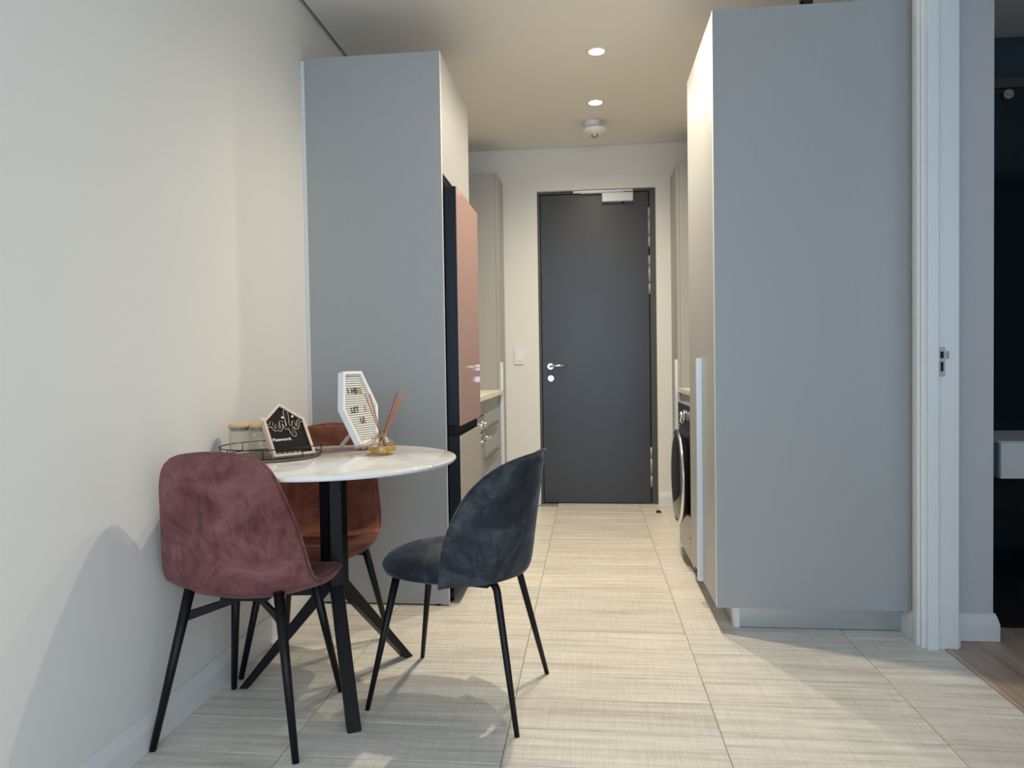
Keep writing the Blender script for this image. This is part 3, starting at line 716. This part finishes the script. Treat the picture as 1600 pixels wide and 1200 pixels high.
# glass jars with bamboo lids
JZ = Z+.0045
for jx, jy, lab in ((-1.172, 2.300, 'clear glass jar with a bamboo lid, left one on the tray nearest the wall'), (-1.101, 2.306, 'clear glass jar with a bamboo lid, middle one half behind the house-shaped sign'), (-1.128, 2.378, 'clear glass jar with a bamboo lid, rearmost on the tray')):
    t = Thing('glass_jar', (jx, jy, JZ), lab, 'jar', group='glass jars on the tray')
    bm = bm_(); r = .0335
    lathe(bm, [(0, JZ), (r-.003, JZ), (r, JZ+.003), (r, JZ+.094), (r-.0018, JZ+.094), (r-.0018, JZ+.006), (r-.004, JZ+.004), (0, JZ+.004)], (jx, jy), 40); t.part('jar_body', bm, M_glass)
    bm = bm_(); lathe(bm, [(0, JZ+.0945), (r+.001, JZ+.0945), (r+.002, JZ+.096), (r+.002, JZ+.104), (r, JZ+.106), (0, JZ+.106)], (jx, jy), 40); ld = t.part('lid', bm, M_bamboo)
    bm = bm_(); lathe(bm, [(r-.006, JZ+.084), (r-.003, JZ+.084), (r-.0025, JZ+.094), (0, JZ+.094), (0, JZ+.088), (r-.006, JZ+.087)], (jx, jy), 32); t.part('seal', bm, M_hinge, parent=ld)

def placed(name, loc, yaw, lean, label, cat):
    """Thing whose local frame is: x right, y depth (into the back), z up, leaned back"""
    t = Thing(name, loc, label, cat, local=True); t.o.rotation_euler = (-lean, 0, yaw); return t
def rpoly(pts, k): return pts
def ext(bm, pts, y0, y1): return prism(bm, pts, lambda p, s: (p[0], y0 if s == 0 else y1, p[1]))
def ringext(bm, outer, inner, y0, y1):
    n = len(outer); V = {}
    for nm, P in (('o', outer), ('i', inner)):
        for s, y in ((0, y0), (1, y1)): V[nm, s] = [bm.verts.new((p[0], y, p[1])) for p in P]
    for i in range(n):
        j = (i+1) % n
        bm.faces.new((V['o', 0][i], V['o', 0][j], V['i', 0][j], V['i', 0][i])); bm.faces.new((V['o', 1][i], V['o', 1][j], V['i', 1][j], V['i', 1][i]))
        bm.faces.new((V['o', 0][i], V['o', 0][j], V['o', 1][j], V['o', 1][i])); bm.faces.new((V['i', 0][i], V['i', 0][j], V['i', 1][j], V['i', 1][i]))
    return bm
def inset(poly, d):
    """inward offset of a convex CCW polygon"""
    n = len(poly); out = []
    for i in range(n):
        p0, p1, p2 = Vector(poly[i-1]), Vector(poly[i]), Vector(poly[(i+1) % n])
        e0, e1 = (p1-p0).normalized(), (p2-p1).normalized(); n0, n1 = Vector((-e0.y, e0.x)), Vector((-e1.y, e1.x))
        b = (n0+n1); b = b/b.length_squared*2
        out.append(tuple(p1+b*d))
    return out
def text(name, s, size, m, parent, loc, rot=(PI/2, 0, 0), ext_=.0006, sx=1, align='LEFT'):
    cu = bpy.data.curves.new(name, 'FONT'); cu.body = s; cu.size = size; cu.extrude = ext_; cu.align_x = align; cu.resolution_u = 3; cu.offset = size*.015
    tmp = bpy.data.objects.new(name, cu); COL.objects.link(tmp)
    dg = bpy.context.evaluated_depsgraph_get(); me = bpy.data.meshes.new_from_object(tmp.evaluated_get(dg)); bpy.data.objects.remove(tmp)
    me.materials.clear(); me.materials.append(m)
    o = bpy.data.objects.new(name, me); COL.objects.link(o); o.parent = parent; o.location = loc; o.rotation_euler = rot; o.scale = (sx, 1, 1); return o

# house-shaped wifi sign: leans back against the jars
SGN = placed('house_sign', (-.955, 2.248, Z+.0128), math.radians(48), math.radians(36), 'tilted black house-shaped sign in a pale wooden frame with wifi lettering', 'sign')
W, H1, H2 = .0715, .139, .204
house = [(-W, 0), (W, 0), (W, H1), (0, H2), (-W, H1)]
ih = inset(house, .0085)
ringext(b_ := bm_(), house, ih, 0, .014); SGN.part('frame', b_, M_pale, bevel=.0006)
ext(b_ := bm_(), inset(house, .007), .006, .013); pb = SGN.part('panel', b_, M_chalk)
ext(b_ := bm_(), [(-W, .022), (-.02, .022), (-.02, H1+.022), (-W, H1+.022)], .0145, .024); SGN.part('back_block', b_, M_pale, bevel=.0006)
# script lettering as one flowing stroke
stroke = [(-.071, .088), (-.060, .084), (-.052, .090), (-.047, .098), (-.051, .086), (-.044, .070), (-.035, .071), (-.030, .090), (-.033, .076), (-.025, .067), (-.017, .076), (-.015, .096), (-.009, .090),
          (-.003, .094), (-.004, .078), (.002, .072), (.009, .086), (.016, .112), (.018, .130), (.013, .134), (.009, .118), (.010, .085), (.014, .058), (.021, .044), (.025, .052), (.020, .068), (.012, .076),
          (.026, .078), (.033, .094), (.032, .078), (.038, .070), (.046, .080), (.052, .094), (.060, .098), (.070, .096)]
def smooth(pts, k=5):
    P = [Vector((p[0], p[1])) for p in pts]; out = []
    for i in range(len(P)-1):
        a, b, c, d = P[max(i-1, 0)], P[i], P[i+1], P[min(i+2, len(P)-1)]
        for s in range(k):
            q = s/k; out.append(.5*((2*b)+(c-a)*q+(2*a-5*b+4*c-d)*q*q+(3*b-a-3*c+d)*q**3))
    return out+[P[-1]]
ss = smooth(stroke)
def strip(bm, P, w, y0, y1):
    prev = None
    for i, p in enumerate(P):
        t_ = (P[min(i+1, len(P)-1)]-P[max(i-1, 0)]).normalized(); nn = Vector((-t_.y, t_.x))*w
        cur = [bm.verts.new((q[0], y, q[1])) for y in (y0, y1) for q in (p+nn, p-nn)]
        if prev:
            for a, b in ((0, 1), (1, 3), (3, 2), (2, 0)): bm.faces.new((prev[a], prev[b], cur[b], cur[a]))
        else: bm.faces.new((cur[0], cur[1], cur[3], cur[2]))
        prev = cur
    bm.faces.new((prev[0], prev[2], prev[3], prev[1])); return bm
ss = [Vector((p.x*.93, p.y*1.08+.028)) for p in ss]
strip(b_ := bm_(), ss, .0050, .0035, .0058); lt = SGN.part('wifi_lettering', b_, M_pale, label='raised script reading wifi, black outlined in pale wood')
strip(b_ := bm_(), ss, .0030, .0022, .0034); SGN.part('lettering_face', b_, M_chalk, parent=lt)
b_ = bm_()
for p in ((-.002, .148), (.033, .150)):
    b_ = bm_(); cyl(b_, (p[0], .0025, p[1]), (p[0], .0055, p[1]), .0045, n=14); SGN.part('lettering_dot', b_, M_pale, parent=lt)
text('small_print', 'Password:', .0155, M_chalkw, pb, (-.058, .0052, .060))
text('small_print', '-----  ----  ----  ----  ---', .0095, M_chalkw, pb, (-.058, .0052, .0125), sx=1.0)

# reed diffuser
qx, qy = -.700, 2.362
t = Thing('reed_diffuser', (qx, qy, Z), 'squat glass reed diffuser with amber oil, twine bow and brown sticks', 'diffuser')
bm = bm_(); lathe(bm, [(0, Z), (.040, Z), (.0455, Z+.004), (.0475, Z+.012), (.0475, Z+.022), (.045, Z+.034), (.034, Z+.047), (.019, Z+.056), (.014, Z+.061), (.0135, Z+.070), (.019, Z+.0735), (.019, Z+.0755), (.0115, Z+.074), (.0108, Z+.061), (.016, Z+.054), (.031, Z+.0445), (.0425, Z+.033), (.0447, Z+.022), (.0447, Z+.012), (.0425, Z+.0062), (0, Z+.006)], (qx, qy), 48)
t.part('bottle', bm, M_glass)
bm = bm_(); lathe(bm, [(0, Z+.0064), (.0424, Z+.0066), (.0445, Z+.012), (.0445, Z+.026), (0, Z+.026)], (qx, qy), 48); t.part('oil', bm, M_amber)
bm = bm_()
for k in range(4): tube(bm, [(qx+.0155*math.cos(a), qy+.0155*math.sin(a), Z+.0605+k*.0022+.0008*math.sin(3*a+k)) for a in [2*PI*i/28 for i in range(28)]], .0013, 6, closed=True)
tw = t.part('twine', bm, M_twine)
bm = bm_()
for e in ((-.043, -.028, .020), (-.020, -.043, .012), (.004, -.047, .006), (-.030, -.036, .014)):
    tube(bm, [(qx-.002, qy-.017, Z+.064), (qx+e[0]*.45, qy-.022+e[1]*.2, Z+.056), (qx+e[0], qy+e[1]-.006, Z+e[2]+.018)], .0013, 6)
for s in (-1, 1):
    tube(bm, [(qx-.001, qy-.018, Z+.064), (qx+s*.012, qy-.023, Z+.073), (qx+s*.019, qy-.023, Z+.067), (qx+s*.012, qy-.022, Z+.061), (qx-.001, qy-.018, Z+.064)], .0014, 6)
t.part('bow', bm, M_twine, parent=tw)
reeds = [(-.066, .030, .205, 1), (-.046, .012, .205, 0), (-.034, -.010, .204, 0), (.052, .030, .211, 1), (.058, -.01, .205, 1), (.070, .02, .202, 0), (.066, .012, .204, 0), (.080, -.02, .188, 0), (.064, .03, .196, 0)]
for i, (dx, dy, hz_, k) in enumerate(reeds):
    a = Vector((qx-dx*.32, qy-dy*.32, Z+.009)); m_ = Vector((qx+dx*.03, qy+dy*.03, Z+.072)); b = Vector((qx+dx, qy+dy, Z+hz_))
    bm = bm_(); cyl(bm, a, b, .0016, n=8); t.part('reed', bm, M_reedd if k else M_reed)

# hexagonal letter board on its small easel
ex, ey = -.835, 2.435
LB = placed('letter_board', (-.790, 2.515, Z+.020), math.radians(70), math.radians(15), 'white elongated hexagonal letter board on a small wooden easel', 'letter board')
A_, B_, HH = .052, .100, .270
hexa = [(-A_, 0), (A_, 0), (B_, HH*.5), (A_, HH), (-A_, HH), (-B_, HH*.5)]
ringext(b_ := bm_(), hexa, inset(hexa, .011), 0, .026); LB.part('frame', b_, M_white, bevel=.0008)
ext(b_ := bm_(), inset(hexa, .0105), .010, .024); fb = LB.part('felt_board', b_, M_felt)
ih = inset(hexa, .0105); ha, hb, hz0, hz1 = ih[0][0], 0, ih[0][1], ih[3][1]
def half(z):
    q = abs(z-HH/2)/(HH/2); return (B_-(B_-A_)*q)-.0125
b_ = bm_(); kk = 30
for i in range(kk):
    z = hz0+(hz1-hz0)*(i+.5)/kk; h = half(z); box(b_, -h, h, .0075, .0101, z-.0026, z+.0016)
LB.part('felt_rib', b_, M_felt)['kind'] = 'stuff'
b_ = bm_()
for i in range(kk+1):
    z = hz0+(hz1-hz0)*(i+.05)/kk; h = half(z); box(b_, -h, h, .0094, .01005, z-.0016, z+.0012)
LB.part('groove_line', b_, M_groove)['kind'] = 'stuff'
for s, z, m_, x0 in (('1 HE', .188, M_letter, -.050), ('RE', .188, M_gold, .002), ('LET', .118, M_letter, -.052), ('S', .118, M_gold, .024), ('U', .078, M_letter, -.014), ('S', .078, M_gold, .004)):
    text('letter', s, .030, m_, fb, (x0, .0070, z), sx=.95)
# easel parts (local to the board, un-leaned feet found by construction)
Minv = (Matrix.Translation(Vector((-.790, 2.515, Z+.020))) @ Matrix.Rotation(math.radians(70), 4, 'Z') @ Matrix.Rotation(-math.radians(15), 4, 'X')).inverted()
def lw(x, y, z):   # x,y in the board's yawed ground frame, world height z
    p = Matrix.Translation(Vector((-.790, 2.515, 0))) @ Matrix.Rotation(math.radians(70), 4, 'Z') @ Vector((x, y, z)); return Minv @ p
def bar(p, q, w_, d_):
    bm = bm_(); p, q = Vector(p), Vector(q); t_ = (q-p).normalized(); a = Vector((1, 0, 0)); a = (a-t_*a.dot(t_)).normalized(); b = t_.cross(a)
    prism(bm, [(-w_, -d_), (w_, -d_), (w_, d_), (-w_, d_)], lambda s, e: (q if e else p)+a*s[0]+b*s[1]); return bm
ez = LB.part('easel', bar((-.036, -.012, -.004), (.070, -.012, -.004), 0.0, 0.0) if False else box(bm_(), -.052, .052, -.014, .03, -.0085, -.0005), M_easel, bevel=.001)
ez['label'] = 'small pale wooden easel'
for sx_ in (-.036, .036):
    LB.part('easel_leg', bar(lw(sx_, -.004, Z+.005), lw(sx_, .052, Z+.10), .006, .005), M_easel, parent=ez)
LB.part('easel_back_leg', bar(lw(-.02, .115, Z+.006), lw(0, .052, Z+.085), .006, .005), M_easel, parent=ez)
